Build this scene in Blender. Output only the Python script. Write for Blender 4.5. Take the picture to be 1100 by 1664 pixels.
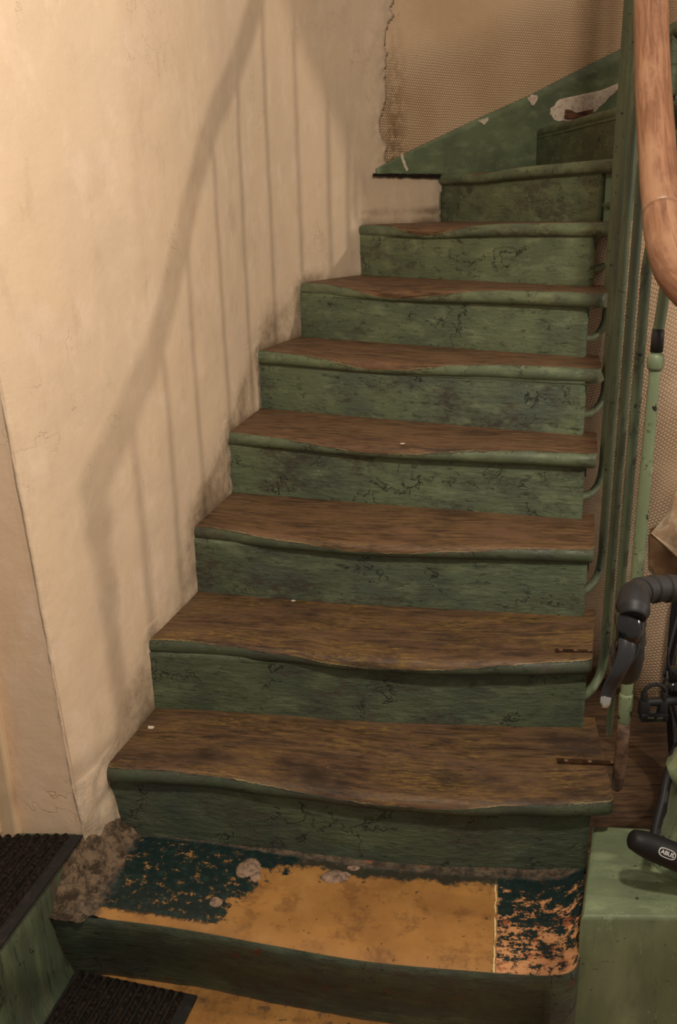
import bpy, bmesh, math, random
from mathutils import Vector, Matrix, noise
random.seed(7)
C = bpy.context.scene
for o in list(bpy.data.objects): bpy.data.objects.remove(o)
COL = C.collection
PI = math.pi
# ---------------- camera, world, lights, exposure ----------------
cd = bpy.data.cameras.new('camera'); cam = bpy.data.objects.new('camera', cd); COL.objects.link(cam)
Rm = Matrix(((0.99969176, 0.02482716, 0), (-0.00784403, 0.31584813, -0.94877733), (-0.02355545, 0.94848488, 0.31594552)))
cam.matrix_world = Matrix.Translation((0, 0, 1.4033)) @ Rm.to_4x4()
cd.sensor_fit = 'VERTICAL'; cd.sensor_height = 36; cd.lens = 36*1462/1664; cd.clip_start = .02
C.camera = cam
C.view_settings.view_transform = 'Standard'; C.view_settings.look = 'None'
C.view_settings.exposure = 0.0; C.view_settings.gamma = 1; C.view_settings.use_curve_mapping = False
w = bpy.data.worlds.new('world'); C.world = w; w.use_nodes = True
w.node_tree.nodes['Background'].inputs[0].default_value = (1.0, .90, .77, 1)
w.node_tree.nodes['Background'].inputs[1].default_value = .35
def lamp(name, loc, power, r, col):
    l = bpy.data.lights.new(name, 'POINT'); l.energy = power; l.shadow_soft_size = r; l.color = col
    o = bpy.data.objects.new(name, l); o.location = loc; COL.objects.link(o); return o
lamp('hall_lamp', (4.3, .35, 2.45), 218, .07, (1, .88, .74))
lamp('ceiling_lamp', (.35, .45, 2.48), 122, .07, (1, .89, .74))

# ---------------- node helper ----------------
class NT:
    def __init__(s, name):
        s.m = bpy.data.materials.new(name); s.m.use_nodes = True; s.t = s.m.node_tree; s.t.nodes.clear()
        s.out = s.t.nodes.new('ShaderNodeOutputMaterial'); s.p = s.t.nodes.new('ShaderNodeBsdfPrincipled')
        s.t.links.new(s.p.outputs[0], s.out.inputs[0])
    def n(s, ty, **k):
        x = s.t.nodes.new(ty)
        for a, b in k.items(): setattr(x, a, b)
        return x
    def set(s, sock, v):
        if hasattr(v, 'is_output'): s.t.links.new(v, sock)
        elif v is not None:
            if sock.type == 'RGBA' and not isinstance(v, (int, float)) and len(v) == 3: v = (*v, 1)
            sock.default_value = v
    def math(s, op, a, b=None, c=None, clamp=False):
        x = s.n('ShaderNodeMath', operation=op, use_clamp=clamp)
        for i, v in enumerate((a, b, c)): 
            if v is not None: s.set(x.inputs[i], v)
        return x.outputs[0]
    def uv(s): return s.n('ShaderNodeUVMap', uv_map='UVMap').outputs[0]
    def obj(s): return s.n('ShaderNodeTexCoord').outputs['Object']
    def gen(s): return s.n('ShaderNodeNewGeometry').outputs['Position']
    def attr(s, name): return s.n('ShaderNodeAttribute', attribute_name=name).outputs['Fac']
    def sep(s, v):
        x = s.n('ShaderNodeSeparateXYZ'); s.set(x.inputs[0], v); return x.outputs
    def vec(s, v, scale=(1, 1, 1), loc=(0, 0, 0), rot=(0, 0, 0)):
        x = s.n('ShaderNodeMapping'); s.set(x.inputs[0], v); x.inputs['Scale'].default_value = scale
        x.inputs['Location'].default_value = loc; x.inputs['Rotation'].default_value = rot; return x.outputs[0]
    def noise(s, v, scale, detail=6, rough=.55, dist=0):
        x = s.n('ShaderNodeTexNoise'); s.set(x.inputs['Vector'], v); x.inputs['Scale'].default_value = scale
        x.inputs['Detail'].default_value = detail; x.inputs['Roughness'].default_value = rough; x.inputs['Distortion'].default_value = dist
        return x.outputs['Fac']
    def voro(s, v, scale, feature='DISTANCE_TO_EDGE'):
        x = s.n('ShaderNodeTexVoronoi', feature=feature); s.set(x.inputs['Vector'], v); x.inputs['Scale'].default_value = scale
        return x.outputs['Distance']
    def ramp(s, v, a, b, lo=0., hi=1.):
        x = s.n('ShaderNodeMapRange', interpolation_type='SMOOTHSTEP'); s.set(x.inputs[0], v)
        x.inputs[1].default_value = a; x.inputs[2].default_value = b; x.inputs[3].default_value = lo; x.inputs[4].default_value = hi
        return x.outputs[0]
    def mix(s, f, a, b):
        x = s.n('ShaderNodeMix', data_type='RGBA'); s.set(x.inputs[0], f); s.set(x.inputs[6], a); s.set(x.inputs[7], b); return x.outputs[2]
    def mul(s, *a):
        r = a[0]
        for b in a[1:]: r = s.math('MULTIPLY', r, b)
        return r
    def bump(s, h, strength=.5, dist=.002, prev=None):
        x = s.n('ShaderNodeBump'); x.inputs['Strength'].default_value = strength; x.inputs['Distance'].default_value = dist
        s.set(x.inputs['Height'], h)
        if prev: s.set(x.inputs['Normal'], prev)
        return x.outputs[0]
    def end(s, col, rough=.6, nrm=None, metal=0, spec=.5):
        s.set(s.p.inputs['Base Color'], col); s.set(s.p.inputs['Roughness'], rough); s.p.inputs['Metallic'].default_value = metal
        s.p.inputs['Specular IOR Level'].default_value = spec
        if nrm: s.set(s.p.inputs['Normal'], nrm)
        return s.m

def cracks(n, v, scale, width, wob=.35):
    """short wandering crack lines, only where a second noise allows"""
    r = n.math('ABSOLUTE', n.math('SUBTRACT', n.noise(v, scale*.55, 5, .62, .4), .5))
    return n.mul(n.ramp(r, width*.28, 0), n.ramp(n.noise(n.vec(v, loc=(9, 2, 4)), scale*.35, 4, .6), .53, .60))

def green_nodes(n, v, dirt=.5, tone=1., blue=0.):
    """old gloss green paint: returns colour, height"""
    g1 = (.118*tone, .147*tone, .080*tone); g2 = (.080*tone, .101*tone, .060*tone + .004*blue); g3 = (.172*tone, .205*tone, .115*tone)
    c = n.mix(n.ramp(n.noise(v, 5, 4), .38, .66), g1, g2)
    c = n.mix(n.ramp(n.noise(n.vec(v, (1, 2.2, 1), (4, 1, 0)), 11, 6), .48, .72, 0, .8), c, g3)
    st = n.noise(n.vec(v, (6, 17, 6)), 3, 10, .78)
    c = n.mix(n.ramp(st, .54, .62, 0, .75*dirt+.05), c, (.022, .030, .018))
    st3 = n.noise(n.vec(v, (6, 13, 6), (3, 6, 1)), 4, 10, .8)
    c = n.mix(n.ramp(st3, .58, .64, 0, .55), c, (g3[0]*1.3, g3[1]*1.2, g3[2]*1.3))
    gr = n.mul(n.ramp(n.noise(n.vec(v, (1, 1.6, 1), (2, 5, 3)), 4.5, 8, .66), .48, .64), n.ramp(n.noise(n.vec(v, (1, 1.8, 1), (1, 8, 3)), 34, 7, .75), .38, .58))
    c = n.mix(n.math('MULTIPLY', gr, dirt), c, (.060, .044, .034))
    k = cracks(n, v, 20, .05)
    c = n.mix(n.math('MULTIPLY', k, .8*min(1, dirt*2)), c, (.014, .018, .012))
    k2 = n.ramp(n.noise(n.vec(v, (1, 2.4, 1), (6, 6, 6)), 60, 6, .8), .60, .66)
    k2 = n.mul(k2, n.ramp(n.noise(n.vec(v, loc=(6, 2, 6)), 6, 5, .6), .44, .58))
    c = n.mix(n.math('MULTIPLY', k2, .85*min(1, dirt*1.5)), c, (.020, .023, .017))
    sp = n.ramp(n.noise(n.vec(v, loc=(3, 3, 8)), 100, 2), .765, .78, 0, .6)
    c = n.mix(sp, c, (.30, .33, .25))
    h = n.math('SUBTRACT', n.math('MULTIPLY', n.noise(n.vec(v, (1, 4, 1)), 26, 8, .65), .9), n.math('MULTIPLY', k, .8))
    h = n.math('SUBTRACT', h, n.math('MULTIPLY', gr, .3)); h = n.math('SUBTRACT', h, n.math('MULTIPLY', k2, .5))
    return c, h, gr

def wood_nodes(n, v, light=1., olive=.5, dark=.5):
    g = n.noise(n.vec(v, (3.5, 26, 3)), 3.2, 9, .66, .5)
    g2 = n.noise(n.vec(v, (5, 110, 5)), 3, 6, .7)
    c = n.mix(n.ramp(g, .34, .66), (.040*light, .021*light, .011*light), (.170*light, .092*light, .044*light))
    c = n.mix(n.ramp(n.noise(n.vec(v, (1, 2, 1), (2, 9, 2)), 5, 6, .6), .42, .66, 0, .75), c, (.150*light, .082*light, .043*light))
    c = n.mix(n.ramp(g2, .53, .66, 0, .6), c, (.040, .022, .012))
    fl = n.mul(n.ramp(n.noise(n.vec(v, (1.2, 3, 1)), 4, 5), .42, .62), n.ramp(n.noise(n.vec(v, (8, 50, 8), (3, 1, 1)), 4, 7, .78), .48, .60))
    c = n.mix(n.math('MULTIPLY', fl, olive), c, (.25, .150, .030))
    fd = n.mul(n.ramp(n.noise(n.vec(v, (1.2, 3, 1), (4, 4, 4)), 4, 5), .45, .62), n.ramp(n.noise(n.vec(v, (8, 40, 8), (7, 1, 1)), 4, 7, .78), .50, .60))
    c = n.mix(n.math('MULTIPLY', fd, dark), c, (.022, .012, .008))
    c = n.mix(n.math('MULTIPLY', n.ramp(n.noise(n.vec(v, (1, 1.8, 1), (7, 3, 2)), 4.5, 6, .6), .52, .70), dark), c, (.026, .015, .010))
    k = n.ramp(n.noise(n.vec(v, (2, 24, 2), (5, 5, 5)), 4, 3, .6, .8), .68, .71)
    c = n.mix(n.math('MULTIPLY', k, .55), c, (.012, .007, .005))
    sp = n.ramp(n.noise(n.vec(v, loc=(4, 4, 4)), 120, 2), .765, .78)
    c = n.mix(n.math('MULTIPLY', sp, .6), c, (.34, .28, .2))
    h = n.math('SUBTRACT', n.math('ADD', g, n.math('MULTIPLY', g2, .4)), n.math('MULTIPLY', k, .6))
    return c, h

def m_riser(name, dirt, tone, blue):
    n = NT(name); v = n.uv(); c, h, gr = green_nodes(n, v, dirt, tone, blue)
    y = n.sep(v)[1]
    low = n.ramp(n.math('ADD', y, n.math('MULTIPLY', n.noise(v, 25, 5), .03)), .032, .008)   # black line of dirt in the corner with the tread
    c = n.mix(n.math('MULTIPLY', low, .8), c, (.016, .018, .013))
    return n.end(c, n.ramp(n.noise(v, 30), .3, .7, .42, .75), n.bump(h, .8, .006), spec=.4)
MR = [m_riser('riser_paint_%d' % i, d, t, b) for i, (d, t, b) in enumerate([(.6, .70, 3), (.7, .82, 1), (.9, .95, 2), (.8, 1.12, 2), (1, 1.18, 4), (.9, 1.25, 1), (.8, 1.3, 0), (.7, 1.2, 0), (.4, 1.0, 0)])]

def m_tread(name, light, olive, dark, tone):
    n = NT(name); v = n.uv(); e = n.attr('edge')
    wc, wh = wood_nodes(n, v, light, olive, dark)
    gc, gh, gr = green_nodes(n, v, .8, tone, 1)
    e2 = n.math('ADD', e, n.math('ADD', n.math('MULTIPLY', n.math('SUBTRACT', n.noise(v, 16, 6, .6), .5), .012), n.math('MULTIPLY', n.math('SUBTRACT', n.noise(v, 90, 4, .7), .5), .008)))
    # wood speckled through the paint beyond the edge
    sp = n.mul(n.ramp(e, .013, .0), n.ramp(n.noise(n.vec(v, (1, 1, 1), (3, 3, 3)), 80, 5, .7), .56, .6))
    f = n.math('SUBTRACT', n.ramp(e2, -.0007, .0007), n.math('MULTIPLY', sp, .8), clamp=True)
    c = n.mix(f, wc, gc)
    rim = n.ramp(n.math('ABSOLUTE', n.math('ADD', e2, .0012)), .0016, .0003)
    rim = n.mul(rim, n.ramp(n.noise(n.vec(v, loc=(6, 1, 2)), 9, 3), .47, .6))
    c = n.mix(n.math('MULTIPLY', rim, .75), c, (.33, .26, .12))
    dk = n.ramp(n.math('ABSOLUTE', n.math('SUBTRACT', e2, .0015)), .0018, .0003)
    dk = n.mul(dk, n.ramp(n.noise(n.vec(v, loc=(1, 6, 2)), 12, 3), .42, .56))
    c = n.mix(n.math('MULTIPLY', dk, .8), c, (.012, .012, .009))
    h = n.math('ADD', n.math('MULTIPLY', wh, .5), n.math('MULTIPLY', f, .9))
    h = n.math('ADD', h, n.math('MULTIPLY', gh, .3))
    r = n.math('ADD', n.math('MULTIPLY', f, -.12), n.ramp(n.noise(v, 25), .3, .7, .48, .74))
    return n.end(c, r, n.bump(h, .6, .003), spec=.4)
MT = [m_tread('tread_%d' % i, *a) for i, a in enumerate([(.90, .85, .85, .45), (.95, .95, .7, .52), (1.15, .45, .55, .62), (1.2, .15, .45, 1.05), (1.2, .12, .45, 1.15), (1.2, .1, .45, 1.2), (1.2, .05, .5, 1.25), (1.15, .0, .5, 1.15), (1.1, 0, .3, .9)])]  # greens of the three lowest nosings darkened for smudges and shade on their fronts

def m_paint(name, tone=1., dirt=.4, speck=.5, coord='obj', blk=(.012, .010, .008)):
    n = NT(name); v = n.obj() if coord == 'obj' else n.uv()
    c, h, gr = green_nodes(n, n.vec(v, (1, 1, 1) if coord == 'uv' else (1, 1, .35)), dirt, tone)
    s = n.ramp(n.noise(v, 62, 5, .6), .66-.05*speck, .675-.05*speck)
    s = n.mul(s, n.ramp(n.noise(n.vec(v, loc=(5, 5, 5)), 9, 2), .40, .58))
    c = n.mix(s, c, blk)
    h = n.math('SUBTRACT', h, n.math('MULTIPLY', s, 1.))
    return n.end(c, .48, n.bump(h, .5, .002), spec=.45)
M_ROD = m_paint('baluster_paint', 1.0, .35, .6)
M_RODL = m_paint('front_baluster_paint', 1.5, .2, 1.0)
M_NEWEL = m_paint('newel_paint', 1.7, .3, 1.6)
M_SKIRT = m_paint('skirt_paint', 1.3, .12, -2., 'uv')
M_BLOCK = m_paint('block_paint', 1.45, .06, .0)
M_LAND = m_paint('landing_side_paint', .72, .95, .2)
M_MOULD = m_paint('moulding_paint', .7, .6, .3, 'uv')

# plaster of the left wall
def m_plaster(name, base, warm, dirt=True):
    n = NT(name); v = n.uv()
    c = n.mix(n.ramp(n.noise(v, 2.2, 5, .6), .35, .68), base, warm)
    c = n.mix(n.ramp(n.noise(n.vec(v, (1.6, 1, 1), (3, 3, 3)), 7, 8, .66), .50, .66, 0, .75), c, (base[0]*1.12, base[1]*1.13, base[2]*1.18))
    c = n.mix(n.ramp(n.noise(n.vec(v, (1, .4, 1), (8, 1, 3)), 12, 7, .72), .54, .74, 0, .45), c, (base[0]*.72, base[1]*.68, base[2]*.62))
    pk = n.ramp(n.noise(n.vec(v, (1.5, 1, 1), (1, 5, 3)), 5, 5, .6), .66, .74, 0, .5)
    c = n.mix(pk, c, (.78, .56, .47))
    sc = n.ramp(n.noise(n.vec(v, (10, 2.5, 1), (2, 2, 2)), 6, 5, .7), .70, .73, 0, .35)
    c = n.mix(sc, c, (.42, .30, .19))
    k = cracks(n, v, 7, .012, .3)
    c = n.mix(n.math('MULTIPLY', k, .35), c, (.30, .2, .12))
    sp = n.ramp(n.noise(v, 110, 2), .745, .76, 0, .5)
    c = n.mix(sp, c, (.86, .72, .52))
    h = n.math('ADD', n.noise(v, 24, 8, .62), n.math('MULTIPLY', n.noise(v, 4, 3), 3.))
    h = n.math('SUBTRACT', h, n.math('MULTIPLY', k, .4))
    if dirt:
        d = n.attr('dirt')
        rub = n.attr('rubble')
        dd = n.math('ADD', d, n.math('MULTIPLY', n.math('SUBTRACT', n.noise(v, 11, 7, .68), .5), .9))
        c = n.mix(n.mul(n.ramp(dd, .40, 1.05), n.ramp(d, .02, .2), .80), c, (.27, .19, .11))
        c = n.mix(n.mul(n.ramp(n.math('ADD', d, n.math('MULTIPLY', n.noise(v, 30, 6, .7), .8)), .98, 1.45), .6), c, (.10, .068, .045))
        ed = n.mul(n.ramp(rub, .2, .9), n.ramp(n.noise(v, 45, 5, .7), .4, .6))
        c = n.mix(n.math('MULTIPLY', ed, .7), c, (.50, .40, .30))
        h = n.math('ADD', h, n.mul(rub, n.noise(v, 50, 7, .75), 4.))
        h = n.math('ADD', h, n.mul(d, n.noise(v, 60, 6, .7), 1.2))
    return n.end(c, .82, n.bump(h, .42, .004), spec=.2)
M_PLAS = m_plaster('old_plaster', (.66, .505, .36), (.71, .53, .365))
M_REV = m_plaster('reveal_paint', (.64, .47, .33), (.66, .46, .305), False)

def m_weave(name, a=(.76, .55, .36), b=(.36, .22, .125), pu=.0115, pv=.0088, flat=True):
    n = NT(name); v = n.uv(); x, y, _ = n.sep(n.vec(v, (1, 1, 1)))
    wob = n.math('MULTIPLY', n.noise(v, 9, 3), .012)
    x = n.math('ADD', x, wob); y = n.math('ADD', y, n.math('MULTIPLY', n.noise(n.vec(v, loc=(3, 3, 3)), 9, 3), .012))
    row = n.math('FLOOR', n.math('DIVIDE', y, pv))
    xs = n.math('ADD', n.math('DIVIDE', x, pu), n.math('MULTIPLY', row, .5))
    sx = n.math('ABSOLUTE', n.math('SINE', n.math('MULTIPLY', xs, PI)))
    sy = n.math('ABSOLUTE', n.math('SINE', n.math('MULTIPLY', n.math('DIVIDE', y, pv), PI)))
    t = n.math('POWER', n.math('MULTIPLY', sx, sy), .6)
    # the relief is filled with paint higher up on the wall and in patches
    if flat:
        r = n.math('SUBTRACT', n.attr('relief'), n.math('MULTIPLY', n.noise(v, 3, 4), .5))
        rel = n.ramp(r, -.15, .35, .12, 1.)
    else: rel = n.ramp(n.noise(v, 5, 4), .3, .6, .45, 1.)
    ca = n.mix(n.ramp(n.noise(v, 3, 5), .35, .65), a, (a[0]*.84, a[1]*.80, a[2]*.74))
    c = n.mix(n.mul(n.math('SUBTRACT', 1., t), rel, .8), ca, b)
    c = n.mix(n.ramp(n.noise(n.vec(v, (1, 1, 1), (3, 1, 5)), 10, 7, .7), .6, .75, 0, .5), c, (b[0]*.8, b[1]*.8, b[2]*.8))
    dirt = n.attr('dirt')
    c = n.mix(n.mul(dirt, n.ramp(n.noise(v, 26, 6, .7), .4, .55)), c, (.20, .115, .05))
    h = n.math('ADD', n.mul(t, rel), n.math('MULTIPLY', n.noise(v, 30, 6), .5))
    h = n.math('SUBTRACT', h, n.mul(dirt, n.noise(v, 90, 4), 1.5))
    return n.end(c, .8, n.bump(h, .8, .003), spec=.2)
M_WEAVE = m_weave('woven_wallcovering')
M_WEAVE2 = m_weave('woven_wallcovering_low', (.78, .58, .41), (.38, .24, .15), .0105, .009, False)

# ---------------- object helpers ----------------
def obj(name, bm, mat, parent=None, smooth=False, label=None, kind=None):
    me = bpy.data.meshes.new(name); bm.normal_update(); bm.to_mesh(me); bm.free()
    if mat: me.materials.append(mat)
    if smooth:
        for p in me.polygons: p.use_smooth = True
    o = bpy.data.objects.new(name, me); COL.objects.link(o)
    if parent: 
        setp(o, parent)
    if label: o['label'] = label
    if kind: o['kind'] = kind
    return o
def setp(o, p):
    o.parent = p
    o.matrix_parent_inverse = Matrix.Translation(-Vector(p.location)) if p.type == 'EMPTY' else Matrix()
def thing(name, label, cat, loc, group=None):
    o = bpy.data.objects.new(name, None); COL.objects.link(o); o.location = loc; o.empty_display_size = .05
    o['label'] = label; o['category'] = cat
    if group: o['group'] = group
    return o
def smooth_by_angle(o, ang=35):
    me = o.data
    for p in me.polygons: p.use_smooth = True
    bm = bmesh.new(); bm.from_mesh(me)
    for e in bm.edges:
        if len(e.link_faces) == 2 and e.calc_face_angle(0) > math.radians(ang): e.smooth = False
    bm.to_mesh(me); bm.free()
def box(bm, lo, hi, bev=0, rot=None, at=None):
    r = bmesh.ops.create_cube(bm, size=1); vs = r['verts']
    for v in vs: v.co = Vector([lo[i] + (v.co[i]+.5)*(hi[i]-lo[i]) for i in range(3)])
    if bev:
        es = list({e for v in vs for e in v.link_edges})
        q = bmesh.ops.bevel(bm, geom=es, offset=bev, segments=2, affect='EDGES', profile=.5); vs = list({v for f in q['faces'] for v in f.verts} | {v for v in vs if v.is_valid})
    if rot is not None:
        for v in vs: v.co = rot @ v.co
    if at is not None:
        for v in vs: v.co += Vector(at)
    return vs
def tube(bm, pts, rad, seg=12, flat=None, cap=True):
    """sweep; rad = number or list; flat=(axis vector, factor) squashes the section along an axis"""
    pts = [Vector(p) for p in pts]; n = len(pts)
    if not isinstance(rad, (list, tuple)): rad = [rad]*n
    T = [(pts[min(i+1, n-1)]-pts[max(i-1, 0)]).normalized() for i in range(n)]
    up = Vector((0, 0, 1)) if abs(T[0].z) < .9 else Vector((1, 0, 0))
    N = (up - T[0]*up.dot(T[0])).normalized(); rings = []
    for i in range(n):
        N = (N - T[i]*N.dot(T[i])).normalized(); B = T[i].cross(N); ring = []
        for k in range(seg):
            a = 2*PI*k/seg; d = N*math.cos(a)+B*math.sin(a)
            if flat: ax = Vector(flat[0]).normalized(); d = d - ax*d.dot(ax)*(1-flat[1])
            ring.append(bm.verts.new(pts[i]+d*rad[i]))
        rings.append(ring)
    for a, b in zip(rings[:-1], rings[1:]):
        for k in range(seg): bm.faces.new((a[k], a[(k+1) % seg], b[(k+1) % seg], b[k]))
    if cap: bm.faces.new(rings[0][::-1]); bm.faces.new(rings[-1])
    return rings
def lathe(bm, c, prof, seg=24):
    rings = []
    for r, z in prof: rings.append([bm.verts.new((c[0]+r*math.cos(2*PI*k/seg), c[1]+r*math.sin(2*PI*k/seg), z)) for k in range(seg)])
    for a, b in zip(rings[:-1], rings[1:]):
        for k in range(seg): bm.faces.new((a[k], a[(k+1) % seg], b[(k+1) % seg], b[k]))
    bm.faces.new(rings[0][::-1]); bm.faces.new(rings[-1])
def spline(P, m=8):
    P = [Vector(p) for p in P]; out = []
    for i in range(len(P)-1):
        a, b, c, d = P[max(i-1, 0)], P[i], P[i+1], P[min(i+2, len(P)-1)]
        for k in range(m):
            t = k/m; out.append(.5*((2*b)+(c-a)*t+(2*a-5*b+4*c-d)*t*t+(3*b-a-3*c+d)*t**3))
    out.append(P[-1]); return out
def nz(x, y, z=0, s=1.): return noise.noise(Vector((x*s, y*s, z*s+11.3)))
def grid(us, vs, fn, uvfn=None, keep=None, attrs=None):
    """regular grid mesh with UV and float point attributes; fn(u,v)->co"""
    nu, nv = len(us), len(vs)
    co = []; uv = []; at = {k: [] for k in (attrs or {})}
    for v in vs:
        for u in us:
            co.append(fn(u, v)); uv.append(uvfn(u, v) if uvfn else (u, v))
            for k in at: at[k].append(attrs[k](u, v))
    fs = []
    for j in range(nv-1):
        for i in range(nu-1):
            if keep and not keep((us[i]+us[i+1])/2, (vs[j]+vs[j+1])/2): continue
            a = j*nu+i; fs.append((a, a+1, a+nu+1, a+nu))
    return mesh(co, fs, uv, at)
def mesh(co, fs, uv=None, at=None):
    me = bpy.data.meshes.new('m'); me.from_pydata([tuple(c) for c in co], [], fs)
    if uv:
        l = me.uv_layers.new(name='UVMap')
        idx = [0]*len(me.loops); me.loops.foreach_get('vertex_index', idx)
        l.data.foreach_set('uv', [x for i in idx for x in uv[i]])
    for k, vals in (at or {}).items():
        a = me.attributes.new(k, 'FLOAT', 'POINT'); a.data.foreach_set('value', vals)
    me.update(); return me
def mobj(name, me, mat, parent=None, smooth=True, label=None, kind=None):
    me.name = name; me.materials.append(mat)
    if smooth: me.polygons.foreach_set('use_smooth', [True]*len(me.polygons))
    o = bpy.data.objects.new(name, me); COL.objects.link(o)
    if parent: setp(o, parent)
    if label: o['label'] = label
    if kind: o['kind'] = kind
    return o
def frange(a, b, n): return [a+(b-a)*i/(n-1) for i in range(n)]

# ---------------- measured plan of the stair ----------------
NL = {1: (-.488, 1.575), 2: (-.425, 1.812), 3: (-.360, 2.085), 4: (-.300, 2.361), 5: (-.232, 2.660), 6: (-.112, 2.985), 7: (.097, 3.290), 8: (.405, 3.60), 9: (.822, 3.86), 10: (1.25, 4.02), 11: (1.75, 4.03)}
NR = {1: (.505, 1.425), 2: (.520, 1.663), 3: (.566, 1.860), 4: (.608, 2.037), 5: (.652, 2.212), 6: (.692, 2.355), 7: (.744, 2.535), 8: (.803, 2.715), 9: (.958, 2.74), 10: (.925, 2.665), 11: (1.12, 2.50)}
BL = {0: (-.469, 1.61), 1: (-.419, 1.830), 2: (-.345, 2.102), 3: (-.282, 2.387), 4: (-.215, 2.690), 5: (-.094, 2.995), 6: (.112, 3.318), 7: (.439, 3.624), 8: (.845, 3.88), 9: (1.27, 4.03), 10: (1.77, 4.04), 11: (2.2, 3.95)}
BR = {0: (.471, 1.471), 1: (.517, 1.708), 2: (.562, 1.900), 3: (.598, 2.09), 4: (.634, 2.25), 5: (.678, 2.43), 6: (.734, 2.60), 7: (.807, 2.793), 8: (.965, 2.79), 9: (.96, 2.71), 10: (1.14, 2.54), 11: (1.35, 2.42)}
Z = lambda k: .17+.17*k
WP = [(-.52, 1.488), (-.486, 1.58), (-.424, 1.82), (-.352, 2.095), (-.288, 2.375), (-.220, 2.68), (-.098, 2.995), (.105, 3.305), (.42, 3.61), (.83, 3.87), (1.26, 4.02), (1.75, 4.04), (2.4, 3.9)]
WC = spline([(x, y, 0) for x, y in WP], 10)
WS = [0]
for a, b in zip(WC[:-1], WC[1:]): WS.append(WS[-1]+(b-a).length)
SMAX = WS[-1]
def wall_pt(s, off=0.):
    s = max(0, min(SMAX-1e-6, s))
    lo, hi = 0, len(WS)-2
    while lo < hi:
        m = (lo+hi+1)//2
        if WS[m] <= s: lo = m
        else: hi = m-1
    t = (s-WS[lo])/(WS[lo+1]-WS[lo]); a, b = WC[lo], WC[lo+1]
    d = (b-a).normalized(); nrm = Vector((d.y, -d.x, 0))    # towards the stair
    return a.lerp(b, t)+nrm*off
def wall_s(x, y):
    return min(((Vector((x, y, 0))-p).length, WS[i]) for i, p in enumerate(WC))[1]
# profile of the stair on the wall: height of the surface under a point s
SK = {k: wall_s(*NL[k]) for k in NL}
def stair_z(s):
    z = .17
    for k in sorted(SK):
        if s > SK[k]-.005: z = Z(k)
    return z
def stair_line(s):   # distance-friendly slanted pitch line
    ks = sorted(SK)
    if s <= SK[1]: return .25+(.34-.25)*max(0, s)/SK[1]
    for a, b in zip(ks[:-1], ks[1:]):
        if s <= SK[b]: return Z(a)+(Z(b)-Z(a))*(s-SK[a])/(SK[b]-SK[a])
    return Z(11)

# ---------------- setting: walls ----------------
def lean(s, z): return -.042*(z-.27)*max(0, 1-s/.45)
S8 = wall_s(.432, 3.62); SE = wall_s(.20, 3.40)
def edge_s(z):
    if z < 1.525: return S8+.004*nz(z*40, 3)
    w = max(0, (z-1.60))
    return SE + .015 + .03*nz(0, z*5, 7) + .03*nz(2, z*17) + .015*nz(2, z*50) + .07*max(0, min(1, (z-2.0)/.15))
def dirt_l(s, z):
    zs = stair_z(s); d = z-zs
    dd = z-stair_line(s)
    a = max(0, 1-max(d, 0)/.10)
    b = max(0, 1-abs(max(dd, 0))/.20)*.75
    v = max(a*.9, b)
    if s > SK[6]: v = max(a*.8, max(0, 1-abs(z-1.40)/.05)*.8 if s > SK[7] else 0)
    # a dark streak where hands and bags have rubbed the wall by the lower steps
    v *= .65+.5*nz(s*5, z*3)+.35
    if s > SE-.15 and z > 1.53: v = max(v, .0)
    return max(0, min(1, v))
def rub_l(s, z):
    r = max(0, 1-s/.03)*.4
    for k in range(1, 9):
        if Z(k)-.2 < z < Z(k)+.03: r = max(r, max(0, 1-abs(s-(SK[k]+.012))/.035))
    if s < SK[1]+.06 and z < .36: r = 1
    r = max(r, max(0, 1-(edge_s(z)-s)/.1)*.8)
    return r
us = frange(0, S8+.16, 230); vs = frange(-.02, 3.0, 300)
def wl(s, z):
    off = .004*nz(s*3, z*3)+.0015*nz(s*14, z*14)+.006*rub_l(s, z)*nz(s*40, z*40)
    if s < .25 and z < .36: off += .012*max(0, (1-(z-.2)/.16))*(.6+nz(s*25, z*25))*min(1, s/.02)
    p = wall_pt(s, off+.0); p.x += lean(s, z); p.z = z; return p
us = [min(u, S8+.16) for u in us]
me = grid(us, vs, wl, None, lambda s, z: s < edge_s(z), {'dirt': dirt_l, 'rubble': rub_l})
wleft = mobj('wall_left', me, M_PLAS, kind='structure')
md = wleft.modifiers.new('thick', 'SOLIDIFY'); md.thickness = .007; md.offset = -1 if True else 1

us = frange(SE-.35, SMAX, 160); vs = frange(-.02, 3.0, 110)
def relief(s, z): return max(0, min(1, 1-(z-(1.55+(s-SE)*.35))/.45))
def dirt_b(s, z): return max(0, 1-abs(s-SE-.07)/.09)*max(0, min(1, 1-(z-1.53)/.55))
def wbk(s, z): p = wall_pt(s, -.008+.002*nz(s*5, z*5)); p.z = z; return p
wback = mobj('wall_back', grid(us, vs, wbk, None, None, {'relief': relief, 'dirt': dirt_b}), M_WEAVE, kind='structure')

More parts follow.
